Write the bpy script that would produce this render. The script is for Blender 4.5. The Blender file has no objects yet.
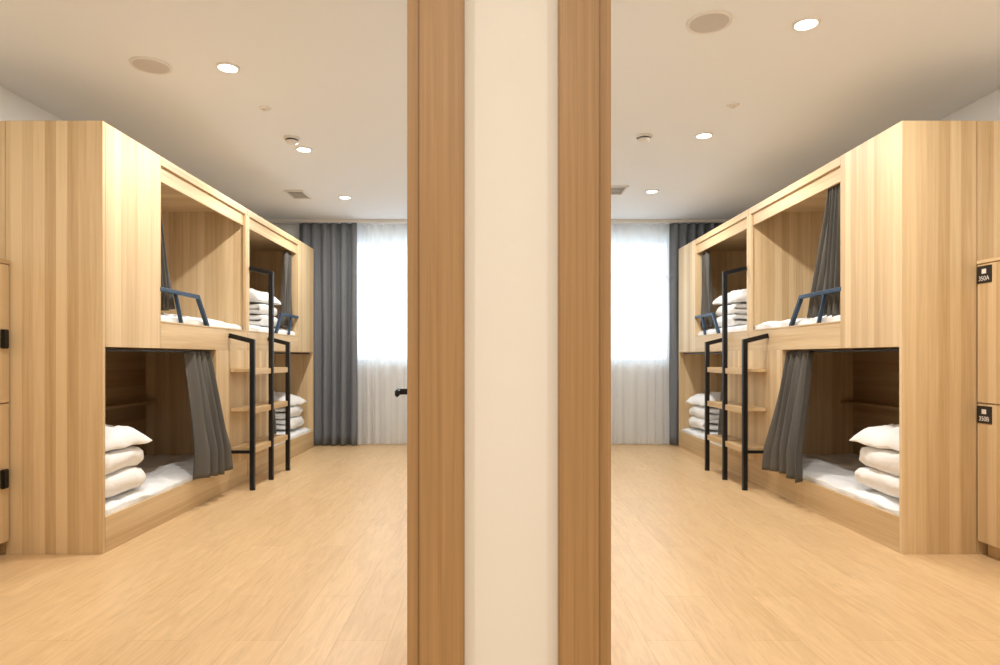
import bpy, bmesh, math, random
from mathutils import Vector, noise
random.seed(3)
scene = bpy.context.scene
COL = scene.collection
F_PX = 650.0
CAMZ = 1.046
CEIL = 2.666

# ---------------------------------------------------------------- materials
def lin(c):
    return tuple(((v/255.0)/12.92 if v/255.0 <= 0.04045 else ((v/255.0+0.055)/1.055)**2.4) for v in c) + (1,)

def new_mat(name):
    m = bpy.data.materials.new(name); m.use_nodes = True
    nt = m.node_tree
    return m, nt, nt.nodes['Principled BSDF']

def plain(name, rgb, rough=0.6, metal=0.0, bump=0.0, bscale=60, var=0.0):
    m, nt, b = new_mat(name)
    b.inputs['Base Color'].default_value = lin(rgb)
    b.inputs['Roughness'].default_value = rough
    b.inputs['Metallic'].default_value = metal
    tc = nt.nodes.new('ShaderNodeTexCoord')
    n = nt.nodes.new('ShaderNodeTexNoise'); n.inputs['Scale'].default_value = bscale
    n.inputs['Detail'].default_value = 4
    nt.links.new(tc.outputs['Object'], n.inputs['Vector'])
    if bump:
        bp = nt.nodes.new('ShaderNodeBump'); bp.inputs['Strength'].default_value = bump
        bp.inputs['Distance'].default_value = 0.01
        nt.links.new(n.outputs['Fac'], bp.inputs['Height'])
        nt.links.new(bp.outputs['Normal'], b.inputs['Normal'])
    if var:
        r = nt.nodes.new('ShaderNodeValToRGB')
        c = lin(rgb)
        r.color_ramp.elements[0].position = .3; r.color_ramp.elements[1].position = .7
        r.color_ramp.elements[0].color = tuple(x*(1-var) for x in c[:3])+(1,)
        r.color_ramp.elements[1].color = c
        nt.links.new(n.outputs['Fac'], r.inputs['Fac'])
        nt.links.new(r.outputs['Color'], b.inputs['Base Color'])
    return m

def wood(name, light, dark, axis='Z', stave=0.09, stave_amt=0.35, grain=1.0, rough=0.5, fine=26):
    """long-grain laminate; axis = grain direction. staves give board-by-board tone change"""
    m, nt, b = new_mat(name)
    L = nt.links.new
    tc = nt.nodes.new('ShaderNodeTexCoord')
    sep = nt.nodes.new('ShaderNodeSeparateXYZ')
    L(tc.outputs['Object'], sep.inputs[0])
    mp = nt.nodes.new('ShaderNodeMapping')
    s = {'X': (0.7, fine, fine), 'Y': (fine, 0.7, fine), 'Z': (fine, fine, 0.7)}[axis]
    mp.inputs['Scale'].default_value = s
    L(tc.outputs['Object'], mp.inputs['Vector'])
    n1 = nt.nodes.new('ShaderNodeTexNoise'); n1.inputs['Scale'].default_value = 1.0
    n1.inputs['Detail'].default_value = 6; n1.inputs['Roughness'].default_value = .65
    n1.inputs['Distortion'].default_value = 0.6
    L(mp.outputs[0], n1.inputs['Vector'])
    mp2 = nt.nodes.new('ShaderNodeMapping')
    mp2.inputs['Scale'].default_value = tuple(v*6 if v > 1 else v*5 for v in s)
    L(tc.outputs['Object'], mp2.inputs['Vector'])
    n2 = nt.nodes.new('ShaderNodeTexNoise'); n2.inputs['Scale'].default_value = 1.0
    n2.inputs['Detail'].default_value = 3
    L(mp2.outputs[0], n2.inputs['Vector'])
    add = nt.nodes.new('ShaderNodeMath'); add.operation = 'ADD'
    others = [a for a in 'XYZ' if a != axis]
    L(sep.outputs[others[0]], add.inputs[0]); L(sep.outputs[others[1]], add.inputs[1])
    dv = nt.nodes.new('ShaderNodeMath'); dv.operation = 'DIVIDE'; dv.inputs[1].default_value = stave
    L(add.outputs[0], dv.inputs[0])
    fl = nt.nodes.new('ShaderNodeMath'); fl.operation = 'FLOOR'; L(dv.outputs[0], fl.inputs[0])
    wn = nt.nodes.new('ShaderNodeTexWhiteNoise'); wn.noise_dimensions = '1D'
    L(fl.outputs[0], wn.inputs['W'])
    m1 = nt.nodes.new('ShaderNodeMath'); m1.operation = 'MULTIPLY'; m1.inputs[1].default_value = stave_amt
    L(wn.outputs['Value'], m1.inputs[0])
    m2 = nt.nodes.new('ShaderNodeMath'); m2.operation = 'MULTIPLY'; m2.inputs[1].default_value = 0.75*grain
    L(n1.outputs['Fac'], m2.inputs[0])
    m3 = nt.nodes.new('ShaderNodeMath'); m3.operation = 'MULTIPLY'; m3.inputs[1].default_value = 0.3*grain
    L(n2.outputs['Fac'], m3.inputs[0])
    a1 = nt.nodes.new('ShaderNodeMath'); a1.operation = 'ADD'; L(m1.outputs[0], a1.inputs[0]); L(m2.outputs[0], a1.inputs[1])
    a2 = nt.nodes.new('ShaderNodeMath'); a2.operation = 'ADD'; L(a1.outputs[0], a2.inputs[0]); L(m3.outputs[0], a2.inputs[1])
    r = nt.nodes.new('ShaderNodeValToRGB')
    r.color_ramp.elements[0].position = 0.36; r.color_ramp.elements[0].color = lin(dark)
    r.color_ramp.elements[1].position = 0.95; r.color_ramp.elements[1].color = lin(light)
    L(a2.outputs[0], r.inputs['Fac'])
    L(r.outputs['Color'], b.inputs['Base Color'])
    b.inputs['Roughness'].default_value = rough
    bp = nt.nodes.new('ShaderNodeBump'); bp.inputs['Strength'].default_value = 0.05; bp.inputs['Distance'].default_value = .004
    L(n2.outputs['Fac'], bp.inputs['Height']); L(bp.outputs['Normal'], b.inputs['Normal'])
    return m

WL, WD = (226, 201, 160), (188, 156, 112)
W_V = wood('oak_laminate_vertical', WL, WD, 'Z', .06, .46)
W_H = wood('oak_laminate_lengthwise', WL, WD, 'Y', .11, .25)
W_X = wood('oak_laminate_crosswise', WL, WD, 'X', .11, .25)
W_IN_SHADE = wood('oak_laminate_inner_shaded', (206, 176, 132), (168, 134, 92), 'Y', .14, .3)  # same oak darkened: berth interior shade put into the colour
CAS = wood('door_casing_oak', (200, 160, 110), (158, 120, 74), 'Z', .3, .05, 1.0, .45, 60)

def floor_mat():
    m, nt, b = new_mat('floor_laminate')
    L = nt.links.new
    tc = nt.nodes.new('ShaderNodeTexCoord')
    mp = nt.nodes.new('ShaderNodeMapping'); mp.inputs['Rotation'].default_value = (0, 0, math.pi/2)
    L(tc.outputs['Object'], mp.inputs['Vector'])
    br = nt.nodes.new('ShaderNodeTexBrick')
    br.inputs['Scale'].default_value = 1
    br.inputs['Brick Width'].default_value = 1.2; br.inputs['Row Height'].default_value = .19
    br.inputs['Mortar Size'].default_value = .0014; br.inputs['Mortar Smooth'].default_value = .2
    br.inputs['Color1'].default_value = lin((222, 191, 147)); br.inputs['Color2'].default_value = lin((215, 183, 139))
    br.inputs['Mortar'].default_value = lin((196, 162, 116))
    br.offset = .37
    L(mp.outputs[0], br.inputs['Vector'])
    mp2 = nt.nodes.new('ShaderNodeMapping'); mp2.inputs['Scale'].default_value = (14, 1.6, 1)
    L(tc.outputs['Object'], mp2.inputs['Vector'])
    n = nt.nodes.new('ShaderNodeTexNoise'); n.inputs['Scale'].default_value = 1.6; n.inputs['Detail'].default_value = 8
    n.inputs['Roughness'].default_value = .68; n.inputs['Distortion'].default_value = 1.8
    L(mp2.outputs[0], n.inputs['Vector'])
    r = nt.nodes.new('ShaderNodeValToRGB')
    r.color_ramp.elements[0].position = .32; r.color_ramp.elements[0].color = (.86, .83, .79, 1)
    r.color_ramp.elements[1].position = .60; r.color_ramp.elements[1].color = (1.03, 1.03, 1.03, 1)
    L(n.outputs['Fac'], r.inputs['Fac'])
    mx = nt.nodes.new('ShaderNodeMixRGB'); mx.blend_type = 'MULTIPLY'; mx.inputs['Fac'].default_value = 1
    L(br.outputs['Color'], mx.inputs['Color1']); L(r.outputs['Color'], mx.inputs['Color2'])
    L(mx.outputs['Color'], b.inputs['Base Color'])
    b.inputs['Roughness'].default_value = .36
    return m
M_FLOOR = floor_mat()
M_WALL = plain('painted_wall', (239, 240, 240), .8, bump=.04, bscale=120)
M_PIER = plain('painted_wall_cream', (240, 234, 222), .8, bump=.02, bscale=120)
M_CEIL = plain('painted_ceiling', (238, 242, 247), .85)
M_BLACK = plain('black_steel', (24, 24, 26), .4, .3)
M_RAIL = plain('blue_grey_steel', (46, 68, 92), .45, .3)
M_SHEET = plain('cotton_sheet', (241, 243, 245), .85, bump=.5, bscale=14)
M_PILLOW = plain('cotton_pillow', (243, 243, 243), .85, bump=.4, bscale=22)
M_DUVET = plain('quilted_duvet', (240, 239, 237), .85, bump=.6, bscale=26)
M_CURT = plain('grey_blackout_fabric', (114, 119, 126), .9, bump=.2, bscale=200, var=.08)
M_BCURT = plain('taupe_grey_fabric', (94, 91, 86), .9, bump=.2, bscale=200, var=.1)
M_WHITEP = plain('white_plastic', (228, 225, 220), .5)
M_GRILLE = plain('speaker_mesh', (208, 203, 198), .7, bump=.5, bscale=300)
M_FRAME = plain('window_frame_white', (205, 212, 220), .4)
M_SLOT = plain('vent_dark', (95, 92, 90), .8)
M_LABEL = plain('black_label', (30, 30, 32), .4)

def emis(name, col, st):
    m = bpy.data.materials.new(name); m.use_nodes = True; nt = m.node_tree
    nt.nodes.clear()
    o = nt.nodes.new('ShaderNodeOutputMaterial'); e = nt.nodes.new('ShaderNodeEmission')
    e.inputs['Color'].default_value = col; e.inputs['Strength'].default_value = st
    nt.links.new(e.outputs[0], o.inputs[0]); return m
M_LAMP = emis('led_lens', (1, .95, .86, 1), 14)

def sheer_mat():
    m = bpy.data.materials.new('sheer_voile'); m.use_nodes = True; nt = m.node_tree; nt.nodes.clear()
    o = nt.nodes.new('ShaderNodeOutputMaterial')
    d = nt.nodes.new('ShaderNodeBsdfDiffuse'); d.inputs['Color'].default_value = (.92, .92, .92, 1)
    t = nt.nodes.new('ShaderNodeBsdfTranslucent'); t.inputs['Color'].default_value = (.80, .82, .83, 1)
    tr = nt.nodes.new('ShaderNodeBsdfTransparent')
    m1 = nt.nodes.new('ShaderNodeMixShader'); m1.inputs[0].default_value = .5
    m2 = nt.nodes.new('ShaderNodeMixShader'); m2.inputs[0].default_value = .13
    nt.links.new(d.outputs[0], m1.inputs[1]); nt.links.new(t.outputs[0], m1.inputs[2])
    nt.links.new(m1.outputs[0], m2.inputs[1]); nt.links.new(tr.outputs[0], m2.inputs[2])
    nt.links.new(m2.outputs[0], o.inputs[0]); return m
M_SHEER = sheer_mat()
def glass_mat():
    m = bpy.data.materials.new('window_glass'); m.use_nodes = True; nt = m.node_tree; nt.nodes.clear()
    o = nt.nodes.new('ShaderNodeOutputMaterial')
    g = nt.nodes.new('ShaderNodeBsdfGlossy'); g.inputs['Roughness'].default_value = .02
    tr = nt.nodes.new('ShaderNodeBsdfTransparent'); tr.inputs['Color'].default_value = (.95, .98, 1, 1)
    m2 = nt.nodes.new('ShaderNodeMixShader'); m2.inputs[0].default_value = .06
    nt.links.new(tr.outputs[0], m2.inputs[1]); nt.links.new(g.outputs[0], m2.inputs[2])
    nt.links.new(m2.outputs[0], o.inputs[0]); return m
M_GLASS = glass_mat()

# ---------------------------------------------------------------- helpers
def mkobj(name, me, mat=None, parent=None, smooth=False):
    o = bpy.data.objects.new(name, me); COL.objects.link(o)
    if mat: me.materials.append(mat)
    if parent: o.parent = parent
    if smooth:
        for p in me.polygons: p.use_smooth = True
    return o

def empty(name):
    e = bpy.data.objects.new(name, None); COL.objects.link(e); e.empty_display_size = .1; return e

def box(name, x0, x1, y0, y1, z0, z1, mat, parent=None, bevel=0.0):
    x0, x1 = sorted((x0, x1)); y0, y1 = sorted((y0, y1)); z0, z1 = sorted((z0, z1))
    bm = bmesh.new()
    bmesh.ops.create_cube(bm, size=1)
    for v in bm.verts:
        v.co = Vector((x0+(v.co.x+.5)*(x1-x0), y0+(v.co.y+.5)*(y1-y0), z0+(v.co.z+.5)*(z1-z0)))
    if bevel:
        bmesh.ops.bevel(bm, geom=bm.edges[:], offset=bevel, segments=2, affect='EDGES')
    me = bpy.data.meshes.new(name); bm.to_mesh(me); bm.free()
    return mkobj(name, me, mat, parent)

def lathe(name, prof, cx, cy, cz, mat, parent=None, seg=40):
    bm = bmesh.new(); rings = []
    for r, z in prof:
        if r < 1e-6: rings.append([bm.verts.new((cx, cy, cz+z))])
        else: rings.append([bm.verts.new((cx+r*math.cos(2*math.pi*i/seg), cy+r*math.sin(2*math.pi*i/seg), cz+z)) for i in range(seg)])
    for a, b in zip(rings, rings[1:]):
        for i in range(seg):
            j = (i+1) % seg
            if len(a) == 1 and len(b) == 1: continue
            if len(a) == 1: bm.faces.new((a[0], b[i], b[j]))
            elif len(b) == 1: bm.faces.new((a[i], b[0], a[j]))
            else: bm.faces.new((a[i], b[i], b[j], a[j]))
    bmesh.ops.recalc_face_normals(bm, faces=bm.faces[:])
    me = bpy.data.meshes.new(name); bm.to_mesh(me); bm.free()
    return mkobj(name, me, mat, parent)

def tube(name, pts, w, mat, parent=None):
    """square-section steel tube swept along pts with mitred corners"""
    pts = [Vector(p) for p in pts]; n = len(pts)
    bm = bmesh.new(); rings = []
    nrm = Vector((0, 1, 0))
    if n > 2:
        c = (pts[1]-pts[0]).cross(pts[2]-pts[1])
        if c.length > 1e-6: nrm = c.normalized()
    elif abs((pts[1]-pts[0]).normalized().dot(nrm)) > .9: nrm = Vector((1, 0, 0))
    for i, p in enumerate(pts):
        if i == 0: t = (pts[1]-p).normalized(); k = 1
        elif i == n-1: t = (p-pts[i-1]).normalized(); k = 1
        else:
            a = (p-pts[i-1]).normalized(); b = (pts[i+1]-p).normalized()
            t = (a+b).normalized(); k = 1/max(.3, t.dot(a))
        s = t.cross(nrm).normalized()
        rings.append([bm.verts.new(p + s*(w/2*k)*u + nrm*(w/2)*v) for u, v in ((-1, -1), (1, -1), (1, 1), (-1, 1))])
    for a, b in zip(rings, rings[1:]):
        for i in range(4): bm.faces.new((a[i], a[(i+1) % 4], b[(i+1) % 4], b[i]))
    bm.faces.new(rings[0]); bm.faces.new(rings[-1])
    bmesh.ops.recalc_face_normals(bm, faces=bm.faces[:])
    me = bpy.data.meshes.new(name); bm.to_mesh(me); bm.free()
    o = mkobj(name, me, mat, parent)
    md = o.modifiers.new('b', 'BEVEL'); md.width = .003; md.segments = 2
    return o

def sheet(name, fn, nu, nv, mat, parent=None, thick=.004):
    verts = []; faces = []
    for j in range(nv+1):
        for i in range(nu+1):
            verts.append(fn(i/nu, j/nv))
    for j in range(nv):
        for i in range(nu):
            a = j*(nu+1)+i; faces.append((a, a+1, a+nu+2, a+nu+1))
    me = bpy.data.meshes.new(name); me.from_pydata(verts, [], faces); me.update()
    o = mkobj(name, me, mat, parent, True)
    if thick:
        md = o.modifiers.new('s', 'SOLIDIFY'); md.thickness = thick; md.offset = 0
    return o

def crease(x, y, s, f=7.0):
    """ridged noise: crumple lines"""
    a = 1-abs(noise.noise(Vector((x*f+s, y*f*.8, s*.7))))*2.6
    b = 1-abs(noise.noise(Vector((x*f*.5-y*f*1.1, y*f*.6+s, 4+s))))*2.6
    return max(0, a)**2*.6+max(0, b)**2*.5

def puff(verts, faces, cx, cy, z0, sx, sy, h, p=4.0, pinch=.06, seed=0, nz=.012, n=44, rot=0, flat=.35, tilt=0):
    base = len(verts); c, s = math.cos(rot), math.sin(rot)
    for side in (1, -1):
        for j in range(n+1):
            for i in range(n+1):
                u = -math.cos(math.pi*i/n); v = -math.cos(math.pi*j/n)
                t = max(0, (1-abs(u)**p)*(1-abs(v)**p))**.5
                hh = h*(1-flat) if side > 0 else -h*flat
                x = u*sx/2*(1-pinch*(1-v*v)); y = v*sy/2*(1-pinch*(1-u*u))
                q = noise.noise(Vector((x*7+seed, y*7, seed*1.7)))*nz*t + (crease(x, y, seed, 9)-.4)*nz*.75*t
                if side < 0: q *= .2
                rim = noise.noise(Vector((u*3+seed*3, v*3, 5+seed)))*.020
                z = z0+h*flat+hh*t+q+rim*(1-t) + tilt*x
                verts.append((cx+c*x-s*y, cy+s*x+c*y, z))
    N = (n+1)
    for j in range(n):
        for i in range(n):
            a = base+j*N+i; faces.append((a, a+1, a+N+1, a+N))
            b = base+N*N+j*N+i; faces.append((b, b+N, b+N+1, b+1))

def finish(name, V, Fc, mat, parent=None, dist=.0005):
    me = bpy.data.meshes.new(name); me.from_pydata(V, [], Fc); me.update()
    bm = bmesh.new(); bm.from_mesh(me); bmesh.ops.remove_doubles(bm, verts=bm.verts[:], dist=dist)
    bmesh.ops.recalc_face_normals(bm, faces=bm.faces[:]); bm.to_mesh(me); bm.free()
    return mkobj(name, me, mat, parent, True)

def folded_duvet(name, cx, cy, z0, w, l, layers, pitch, sx, seed, mat):
    """thick quilt folded in a zig-zag: a soft slab swept along a serpentine path (loops face the aisle)"""
    path = []
    half = w/2-pitch/2
    for k in range(layers):
        d = 1 if k % 2 == 0 else -1
        z = z0+pitch*(k+.5)
        tw = half*(1-.04*k)
        for i in range(21):
            t = -1+2*i/20
            path.append((d*tw*t, z))
        if k < layers-1:
            for i in range(1, 6):
                a = -math.pi/2+math.pi*i/6
                path.append((d*(tw+pitch*.5*math.cos(a)*.95), z+pitch*.5+pitch*.5*math.sin(a)))
    n = len(path); R = 56
    V, Fc = [], []
    for i, (px, pz) in enumerate(path):
        a = path[max(0, i-1)]; b = path[min(n-1, i+1)]
        tx, tz = b[0]-a[0], b[1]-a[1]; tl = math.hypot(tx, tz) or 1; tx /= tl; tz /= tl
        nx, nz_ = -tz, tx
        th = pitch*.50
        e = min(i, n-1-i)
        th *= min(1, (.30+e*.24))
        lay = (pz-z0)/pitch
        sag = .014*noise.noise(Vector((px*5, lay*1.3, seed)))
        for r in range(R):
            ang = 2*math.pi*r/R
            cu, su = math.cos(ang), math.sin(ang)
            yy = l/2*math.copysign(abs(cu)**.45, cu)
            tt = th*math.copysign(abs(su)**.8, su)
            X = px+nx*tt; Z = pz+nz_*tt+sag
            yy *= 1+.09*noise.noise(Vector((px*6, pz*14, seed)))
            q = noise.noise(Vector((X*10+seed, yy*9, Z*12)))*.016+(crease(X+Z*2, yy+Z, seed, 10)-.4)*.014
            X += q*(nx if abs(nx) > .5 else .5); Z += q*.6*abs(nz_)
            X += .02*noise.noise(Vector((yy*5, lay*2, seed)))
            V.append((cx-sx*X, cy+yy, max(Z, z0+.001)))
    for i in range(n-1):
        for r in range(R):
            s = (r+1) % R
            Fc.append((i*R+r, i*R+s, (i+1)*R+s, (i+1)*R+r))
    Fc.append(tuple(range(R))); Fc.append(tuple(range((n-1)*R, n*R)))
    return finish(name, V, Fc, mat, None, .0001)

def mattress(name, x0, x1, y0, y1, z0, z1, mat, parent, seed):
    bm = bmesh.new(); bmesh.ops.create_cube(bm, size=2)
    bmesh.ops.subdivide_edges(bm, edges=bm.edges[:], cuts=64, use_grid_fill=True)
    for v in bm.verts:
        c = v.co.copy()
        X = x0+(c.x+1)/2*(x1-x0); Y = y0+(c.y+1)/2*(y1-y0); Z = z0+(c.z+1)/2*(z1-z0)
        if c.z > 0:
            e = max(abs(c.x)**10, abs(c.y)**14)
            Z -= .03*e*c.z
            Z += (noise.noise(Vector((X*6+seed, Y*5, 0)))*.012+(crease(X, Y, seed, 5)-.5)*.018)*c.z
        if abs(c.x) > .95: X += noise.noise(Vector((Y*12, Z*14, seed)))*.010
        v.co = (X, Y, Z)
    me = bpy.data.meshes.new(name); bm.to_mesh(me); bm.free()
    return mkobj(name, me, mat, parent, True)

# ---------------------------------------------------------------- room shell
LW, RW = -2.93, 3.07          # outer side walls
YF = 7.82                     # window wall
DW0, DW1 = 1.30, 1.50         # corridor wall
HALLB = -1.6
PX0, PX1 = -.03, .11          # partition between rooms
box('floor', LW-.2, RW+.2, HALLB-.2, YF+.2, -.1, 0, M_FLOOR)
box('ceiling', LW-.2, RW+.2, HALLB-.2, YF+.2, CEIL, CEIL+.1, M_CEIL)
box('wall_left', LW-.15, LW, HALLB-.2, YF+.2, 0, CEIL, M_WALL)
box('wall_right', RW, RW+.15, HALLB-.2, YF+.2, 0, CEIL, M_WALL)
box('wall_corridor', LW, RW, HALLB-.15, HALLB, 0, CEIL, M_WALL)
box('wall_partition', PX0, PX1, DW1, YF, 0, CEIL, M_WALL)
DL0, DL1 = -1.27, -.1425       # structural openings
DR0, DR1 = .2145, 1.33
DH = 2.10
e = empty('wall_entrance')
box('pier', DL1, DR0, DW0, DW1, 0, CEIL, M_PIER, e)
box('side_left', LW, DL0, DW0, DW1, 0, CEIL, M_PIER, e)
box('side_right', DR1, RW, DW0, DW1, 0, CEIL, M_PIER, e)
box('head_left', DL0, DL1, DW0, DW1, DH, CEIL, M_PIER, e)
box('head_right', DR0, DR1, DW0, DW1, DH, CEIL, M_PIER, e)

def door_frame(idx, x0, x1, in_l, in_r):
    t = empty('trim_%d' % idx)
    j = .024
    box('jamb_left', x0, x0+j, DW0-.010, DW1+.010, 0, DH, CAS, t, .002)
    box('jamb_right', x1-j, x1, DW0-.010, DW1+.010, 0, DH, CAS, t, .002)
    box('jamb_head', x0+j, x1-j, DW0-.010, DW1+.010, DH-j, DH, CAS, t, .002)
    for (y0, y1, nm) in ((DW0-.022, DW0, 'front'), (DW1, DW1+.022, 'back')):
        box('casing_left_'+nm, in_l, x0-.001, y0, y1, 0, DH+.08, CAS, t, .003)
        box('casing_right_'+nm, x1+.001, in_r, y0, y1, 0, DH+.08, CAS, t, .003)
        box('casing_head_'+nm, x0-.001, x1+.001, y0, y1, DH-.002, DH+.08, CAS, t, .003)
    box('stop_left', x0+j, x0+j+.012, DW1-.07, DW1-.03, 0, DH-j, CAS, t)
    box('stop_right', x1-j-.012, x1-j, DW1-.07, DW1-.03, 0, DH-j, CAS, t)
door_frame(1, DL0, DL1, DL0-.09, -.0525)
door_frame(2, DR0, DR1, .133, DR1+.09)

def door_leaf(name, hx, hy, ex, ey, side):
    d = empty(name)
    d.location = (hx, hy, 0); ang = math.atan2(ey-hy, ex-hx); d.rotation_euler = (0, 0, ang)
    L_ = math.hypot(ex-hx, ey-hy)
    s = side
    box('leaf', 0, L_, -s*.04, 0, .01, DH-.03, CAS, d, .002)
    for k, yy in ((1, 0), (-1, -s*.04)):
        yd = s*k
        box('lock_plate', L_-.085, L_-.045, yy, yy+yd*.006, .80, 1.0, M_BLACK, d, .001)
        box('handle_neck', L_-.075, L_-.055, yy+yd*.006, yy+yd*.05, .915, .935, M_BLACK, d, .003)
        box('handle_lever', L_-.18, L_-.055, yy+yd*.045, yy+yd*.06, .913, .937, M_BLACK, d, .004)
door_leaf('door_1', -.187, DW1+.03, -.280, 2.34, 1)
door_leaf('door_2', .258, DW1+.03, .30, 2.34, -1)

def window_wall(side, xa, xb, wx0, wx1, z0, z1, idx):
    w = empty('wall_window_'+side)
    box('below', xa, xb, YF, YF+.2, 0, z0, M_WALL, w)
    box('above', xa, xb, YF, YF+.2, z1, CEIL, M_WALL, w)
    box('pier_a', xa, wx0, YF, YF+.2, z0, z1, M_WALL, w)
    box('pier_b', wx1, xb, YF, YF+.2, z0, z1, M_WALL, w)
    f = empty('window_%d' % idx)
    t = .05; ya, yb = YF+.10, YF+.15
    box('frame_bottom', wx0, wx1, ya, yb, z0, z0+t, M_FRAME, f, .004)
    box('frame_top', wx0, wx1, ya, yb, z1-t, z1, M_FRAME, f, .004)
    box('frame_left', wx0, wx0+t, ya, yb, z0+t, z1-t, M_FRAME, f, .004)
    box('frame_right', wx1-t, wx1, ya, yb, z0+t, z1-t, M_FRAME, f, .004)
    n = 3
    for i in range(1, n):
        x = wx0+(wx1-wx0)*i/n
        box('mullion_%d' % i, x-.025, x+.025, ya, yb, z0+t, z1-t, M_FRAME, f, .004)
    zt = z0+(z1-z0)*.70
    box('transom', wx0+t, wx1-t, ya+.003, yb-.003, zt-.022, zt+.022, M_FRAME, f, .004)
    box('glass', wx0+t, wx1-t, ya+.02, ya+.026, z0+t, z1-t, M_GLASS, f)
    box('sill', wx0, wx1, YF-.03, YF+.10, z0-.02, z0+.002, M_FRAME, f, .004)
window_wall('left', LW, .03, -1.9, -.35, .97, 2.48, 1)
window_wall('right', .03, RW, .55, 2.2, .97, 2.48, 2)

# ---------------------------------------------------------------- window curtains
def folds_curtain(name, x0, x1, y, z0, z1, nf, amp, mat, seed, thick, nu=260):
    def fn(u, v):
        uu = u + .012*math.sin(u*nf*1.3+seed)
        x = x0+(x1-x0)*uu
        ph = u*nf*2*math.pi + .7*math.sin(u*9+seed) + .25*math.sin(v*3+u*5)
        a = amp*(.75+.25*math.sin(u*7+seed*2))*(.8+.35*v)
        s = math.sin(ph)
        yy = y + a*(abs(s)**.8*(1 if s > 0 else -1)) + .006*math.sin(v*11+u*20)
        x += .2*a*math.cos(ph)
        return (x, yy, z1+(z0-z1)*v)
    return sheet(name, fn, nu, 24, mat, None, thick)
folds_curtain('blackout_curtain', -2.28, -1.59, 7.67, .012, 2.625, 6, .042, M_CURT, 1.0, .003)
folds_curtain('blackout_curtain', 2.10, 2.74, 7.67, .012, 2.625, 6, .042, M_CURT, 2.0, .003)
folds_curtain('sheer_curtain', -1.66, -.12, 7.74, .012, 2.625, 13, .030, M_SHEER, .4, 0, 420)
folds_curtain('sheer_curtain', .2, 2.18, 7.74, .012, 2.625, 17, .030, M_SHEER, 2.4, 0, 420)
for a, b in ((LW+.01, PX0-.01), (PX1+.01, RW-.01)):
    box('curtain_track', a, b, 7.64, 7.76, 2.63, CEIL, M_WHITEP, None, .003)

# ---------------------------------------------------------------- bunk beds
H = 2.30; UL = 2.05
def bunk(sx, F, W, yo, rev, seed):
    b = empty('bunk_bed')
    W = W-.008
    def Y(v): return yo+UL-v if rev else yo+v
    def P(name, u0, u1, v0, v1, z0, z1, mat, bev=.0015):
        return box(name, sx*u0, sx*u1, Y(v0), Y(v1), z0, z1, mat, b, bev)
    T = .022
    P('end_panel_outer', F, 2.575 if not rev else W, 0, .025, 0, H, W_V)
    if not rev:
        P('end_filler_panel', 2.579, W, .004, .025, 0, H, W_V)
    P('end_panel_inner', F+T, W, UL-.025, UL, 0, H, W_V)
    P('back_panel', W-.015, W, .025, UL-.025, 0, H, W_IN_SHADE)
    P('top_panel', F+T, W-.015, .025, UL-.025, H-.03, H, W_X)
    P('front_upper_panel', F, F+T, .0255, .61, 1.10, H, W_V)
    P('front_top_rail', F, F+T, .61, UL, 2.245, H, W_H)
    P('curtain_pelmet', F+.018, F+.036, .61, UL-.045, 2.15, 2.250, W_H)
    P('front_mid_board', F, F+T, .61, UL, 1.10, 1.262, W_H)
    P('front_mid_lip', F-.003, F+T+.004, .612, UL-.042, 1.262, 1.272, W_H)
    P('front_post', F, F+T, UL-.04, UL, 1.262, 2.245, W_V)
    P('front_lower_panel', F, F+T, 1.42, UL, .19, 1.10, W_V)
    P('front_base_board', F, F+T, .0255, UL, 0, .19, W_H)
    P('inner_cheek_upper', F+T, F+T+.05, .59, .61, 1.272, 2.27, W_V)
    P('inner_cheek_lower', F+T, F+T+.05, 1.42, 1.44, .16, 1.10, W_V)
    P('mid_platform', F+T, W-.015, .025, UL-.025, 1.12, 1.19, W_X)
    P('low_platform', F+T, W-.015, .025, UL-.025, .08, .12, W_X)
    P('shelf_low', W-.12, W-.015, .03, UL-.03, .66, .68, W_IN_SHADE)
    ya, yb = Y(.03), Y(1.42)
    tube('curtain_rod_low', [(sx*(F+.05), ya, 1.085), (sx*(F+.05), yb, 1.085)], .014, M_BLACK, b)
    ya, yb = Y(.61), Y(UL-.03)
    tube('curtain_rod_up', [(sx*(F+.06), ya, 2.19), (sx*(F+.06), yb, 2.19)], .014, M_BLACK, b)
    X = sx*(F+.011)
    tube('guard_rail_bar', [(X, Y(.60), 1.470), (X, Y(1.14), 1.470), (X, Y(1.30), 1.268)], .027, M_RAIL, b)
    tube('guard_rail_post', [(X, Y(.90), 1.27), (X, Y(.82), 1.46)], .022, M_RAIL, b)
    mattress('mattress_low', sx*(F+.024), sx*(W-.02), Y(.03), Y(UL-.03), .121, .245, M_SHEET, b, seed)
    mattress('mattress_up', sx*(F+.03), sx*(W-.02), Y(.03), Y(UL-.03), 1.191, 1.335, M_SHEET, b, seed+4)
    return b, Y

def bedding(sx, cu, cy, z, seed, layers=4, pitch=.062):
    w, l = .44, .47
    X = sx*cu
    folded_duvet('folded_duvet', X, cy, z, w, l, layers, pitch, sx, seed, M_DUVET)
    zz = z+pitch*layers+.014
    V, Fc = [], []
    puff(V, Fc, cx=X, cy=cy, z0=zz, sx=w+.05, sy=l+.07, h=.13, p=3.6, pinch=.07, seed=seed+9, nz=.030, flat=.25, rot=sx*.10, tilt=sx*.09)
    finish('pillow', V, Fc, M_PILLOW)

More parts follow.
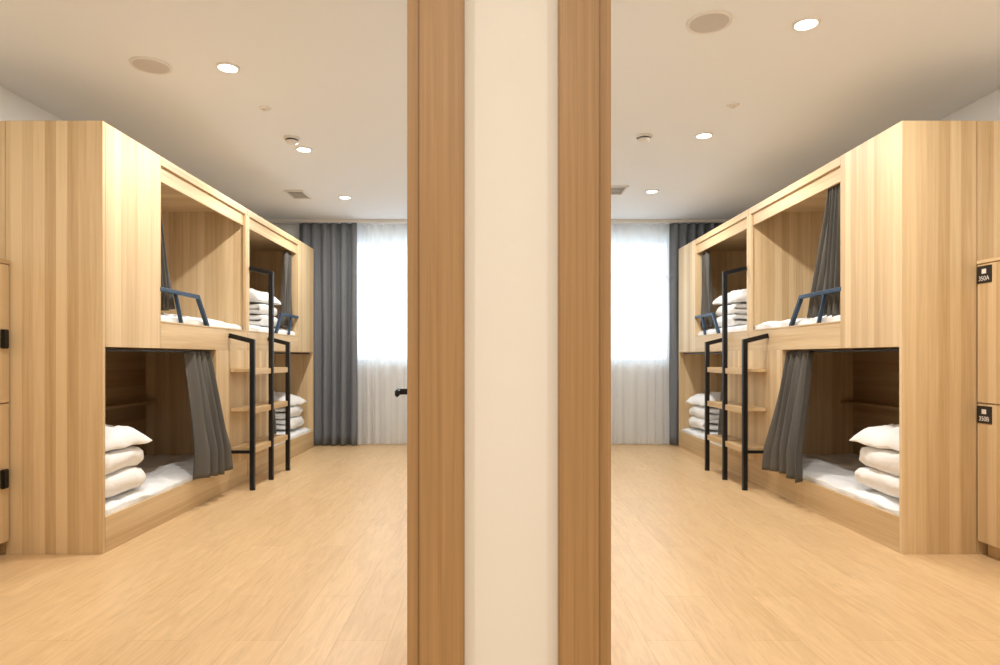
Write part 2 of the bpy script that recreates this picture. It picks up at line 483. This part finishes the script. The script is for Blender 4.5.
def berth_curtain(sx, F, y0, y1, yb0, yb1, zt, zb, out_t, out_b, seed, nf=5, amp0=.018):
    def fn(u, v):
        k = v**1.2
        a = y0+(y1-y0)*u; bb = yb0+(yb1-yb0)*u
        y = a+(bb-a)*k
        off = out_t+(out_b-out_t)*min(1, v*1.25)
        ph = u*nf*2*math.pi+seed
        amp = amp0*(1+.65*v)
        off += amp*math.sin(ph)+.006*math.sin(ph*2.3+v*5)
        y += .008*math.cos(ph*1.1+v*4)
        return (sx*(F+off), y, zt+(zb-zt)*v + .012*math.sin(u*6+seed)*v)
    return sheet('berth_curtain', fn, 90, 26, M_BCURT, None, .004)

for sx, F, W, sd in ((-1, 2.06, -LW, 1), (1, 2.18, RW, 7)):
    y1 = 3.447
    bunk(sx, F, W, y1, False, sd)
    y2 = y1+UL+.006
    bunk(sx, F, W, y2, True, sd+11)
    yE = y2+UL
    bedding(sx, F+.300, 3.77, .258, sd)
    bedding(sx, F+.36, 6.48, 1.348, sd+20, 4, .055)
    bedding(sx, F+.30, yE-.40, .258, sd+31)
    berth_curtain(sx, F, 4.50, 4.84, 4.42, 4.95, 1.09, .20, .05, -.07, sd*.7, 4, .024)
    if sx > 0:
        berth_curtain(sx, F, 4.09, 4.30, 4.10, 4.60, 2.235, 1.31, .062, .065, 2.2, 6)
    else:
        berth_curtain(sx, F, 4.07, 4.18, 4.08, 4.34, 2.14, 1.36, .10, .07, 1.2, 4)
    berth_curtain(sx, F, yE-.83, yE-.64, yE-.92, yE-.64, 2.14, 1.36, .075, .075, 3.3, 5)
    berth_curtain(sx, F, yE-1.42, yE-1.26, yE-1.42, yE-1.20, 1.09, .30, .075, .075, 5.3, 4)
    l = empty('bunk_ladder')
    xo = sx*(F-.185); xi = sx*(F-.004)
    ys = (5.11, 5.545, 6.00)
    tops = (1.17, 1.76, 1.17)
    for i, (yy, tp) in enumerate(zip(ys, tops)):
        tube('upright_%d' % (i+1), [(xi, yy, tp+.045), (xo, yy, tp), (xo, yy, 0.004)], .036, M_BLACK, l)
        tube('stay_%d' % (i+1), [(xi, yy, .30), (xo, yy, .30)], .024, M_BLACK, l)
        lathe('foot_%d' % (i+1), [(0, 0), (.022, 0), (.022, .012), (0, .012)], xo, yy, 0, M_BLACK, l, 16)
    for k, z in enumerate((.32, .63, .94)):
        for q, (a, b_) in enumerate(((ys[0], ys[1]), (ys[1], ys[2]))):
            box('tread_%d_%d' % (k+1, q+1), xo+sx*.0185, xi, a+.019, b_-.019, z-.013, z+.013, W_H, l, .003)
            box('tread_nose_%d_%d' % (k+1, q+1), xo-sx*.006, xo+sx*.0185, a+.019, b_-.019, z-.034, z+.013, W_H, l, .003)

# ---------------------------------------------------------------- lockers
def lockers(sx, FX, W, y_end):
    L_ = empty('locker_cabinet')
    top = 1.535; y0 = 1.66; W -= .006
    box('carcass', sx*(FX+.02), sx*W, y0, y_end, .07, top, W_V, L_, .002)
    box('plinth', sx*(FX+.05), sx*W, y0+.01, y_end-.01, 0, .07, W_H, L_)
    box('top_board', sx*(FX-.004), sx*W, y0-.004, y_end, top, top+.02, W_H, L_, .002)
    n = 4; wd = (y_end-y0)/n
    num = 350
    for i in range(n):
        yb = y_end-i*wd; ya = yb-wd
        for r, (z0, z1) in enumerate(((.075, .80), (.806, top-.003))):
            box('door_%d_%d' % (i+1, r+1), sx*FX, sx*(FX+.02), ya+.003, yb-.003, z0, z1, W_V, L_, .002)
            lx0 = FX-.004
            if sx > 0:
                ly1 = yb-.004; zc = z1-.055
                box('label_%d_%d' % (i+1, r+1), sx*lx0, sx*FX, ly1-.10, ly1, zc-.045, zc+.045, M_LABEL, L_, .001)
                box('label_icon_%d_%d' % (i+1, r+1), sx*(lx0-.001), sx*lx0, ly1-.065, ly1-.035, zc+.004, zc+.028, M_WHITEP, L_)
                cu = bpy.data.curves.new('label_text', 'FONT'); cu.body = '%d%s' % (num+i, 'BA'[r]); cu.size = .034
                cu.align_x = 'CENTER'; cu.align_y = 'CENTER'; cu.extrude = .0004
                t = bpy.data.objects.new('label_text_%d_%d' % (i+1, r+1), cu); COL.objects.link(t)
                t.data.materials.append(M_WHITEP); t.parent = L_
                t.location = (sx*(lx0-.001), ly1-.05, zc-.022); t.rotation_euler = (math.pi/2, 0, -math.pi/2)
                box('lock_%d_%d' % (i+1, r+1), sx*(FX-.02), sx*FX, ya+.02, ya+.06, (z0+z1)/2-.05, (z0+z1)/2+.05, M_BLACK, L_, .004)
            else:
                zc = (1.14, .41)[1-r]
                box('lock_%d_%d' % (i+1, r+1), sx*(FX-.022), sx*FX, yb-.07, yb-.03, zc-.05, zc+.05, M_BLACK, L_, .004)
lockers(-1, 2.548, -LW, 3.44)
lockers(1, 2.572, RW, 3.44)

# ---------------------------------------------------------------- ceiling fittings
LCOL = (1, .95, .885)
def downlight(x, y, power=21.5, col=LCOL):
    d = empty('downlight'); d.location = (x, y, CEIL)
    lathe('trim_ring', [(.050, -.001), (.052, -.010), (.062, -.008), (.064, 0.0)], 0, 0, 0, M_WHITEP, d)
    lathe('lens', [(0, -.004), (.051, -.004)], 0, 0, 0, M_LAMP, d)
    la = bpy.data.lights.new('downlight_lamp', 'AREA'); la.shape = 'DISK'; la.size = .10
    la.energy = power; la.color = col
    lo = bpy.data.objects.new('lamp', la); COL.objects.link(lo); lo.parent = d; lo.location = (0, 0, -.014)
def speaker(x, y):
    s = empty('ceiling_speaker'); s.location = (x, y, CEIL)
    lathe('rim', [(.092, -.008), (.098, -.012), (.106, -.009), (.108, 0)], 0, 0, 0, M_WHITEP, s)
    lathe('grille', [(0, -.012), (.05, -.0115), (.093, -.008)], 0, 0, 0, M_GRILLE, s)
def smoke(x, y):
    s = empty('smoke_detector'); s.location = (x, y, CEIL)
    lathe('base', [(.058, 0), (.058, -.012), (.050, -.016)], 0, 0, 0, M_WHITEP, s)
    lathe('slots', [(.040, -.014), (.040, -.026)], 0, 0, 0, M_SLOT, s)
    lathe('head', [(.044, -.026), (.043, -.036), (.028, -.046), (0, -.047)], 0, 0, 0, M_WHITEP, s)
    lathe('head_rim', [(.030, -.0255), (.044, -.026)], 0, 0, 0, M_WHITEP, s)
def sprinkler(x, y):
    s = empty('sprinkler_head'); s.location = (x, y, CEIL)
    lathe('plate', [(0.040, 0), (.038, -.005), (.014, -.009), (.010, -.016), (0, -.016)], 0, 0, 0, M_WHITEP, s)
    lathe('deflector', [(0, -.020), (.014, -.020), (.014, -.018), (0, -.018)], 0, 0, 0, M_WHITEP, s)
def vent(x, y):
    v = empty('ceiling_vent'); v.location = (x, y, CEIL)
    w, l = .095, .16
    box('back', -w+.01, w-.01, -l+.01, l-.01, -.004, -.001, M_SLOT, v)
    box('frame_a', -w, w, -l, -l+.02, -.012, 0, M_WHITEP, v, .002)
    box('frame_b', -w, w, l-.02, l, -.012, 0, M_WHITEP, v, .002)
    box('frame_c', -w, -w+.02, -l+.02, l-.02, -.012, 0, M_WHITEP, v, .002)
    box('frame_d', w-.02, w, -l+.02, l-.02, -.012, 0, M_WHITEP, v, .002)
    for i in range(6):
        yy = -l+.045+i*.046
        box('slat_%d' % i, -w+.02, w-.02, yy-.005, yy+.005, -.011, -.006, M_WHITEP, v)

for x, y in ((-1.469, 3.63), (-1.456, 5.06), (-1.478, 6.58), (-1.47, 2.15),
             (1.528, 3.153), (1.554, 4.743), (1.571, 6.343), (1.54, 1.85)):  # last of each row is out of view, added by the door for room light
    downlight(x, y)
speaker(-1.886, 3.606); speaker(1.054, 3.14)
sprinkler(-1.47, 4.23); sprinkler(1.556, 4.18)
smoke(-1.471, 4.80); smoke(1.12, 4.76)
vent(-1.918, 6.46); vent(1.21, 6.3)
for x, y in ((-1.5, -.1), (.05, -.6), (1.6, -.1)):  # unseen corridor lamps, added to light the pier front
    downlight(x, y, 20)

# ---------------------------------------------------------------- world (daylight through the windows)
w = bpy.data.worlds.new('daylight'); scene.world = w; w.use_nodes = True
bg = w.node_tree.nodes['Background']
bg.inputs['Color'].default_value = (.85, .94, 1.0, 1); bg.inputs['Strength'].default_value = 4.0

# ---------------------------------------------------------------- camera
cam = bpy.data.cameras.new('camera'); co = bpy.data.objects.new('camera', cam); COL.objects.link(co)
co.location = (0, 0, CAMZ); co.rotation_euler = (math.pi/2, 0, 0)
cam.sensor_width = 36; cam.lens = 36*F_PX/1000
cam.shift_x = .009; cam.shift_y = .0245
cam.clip_start = .05
scene.camera = co
scene.view_settings.view_transform = 'Standard'
scene.view_settings.look = 'None'
scene.view_settings.exposure = 0.0
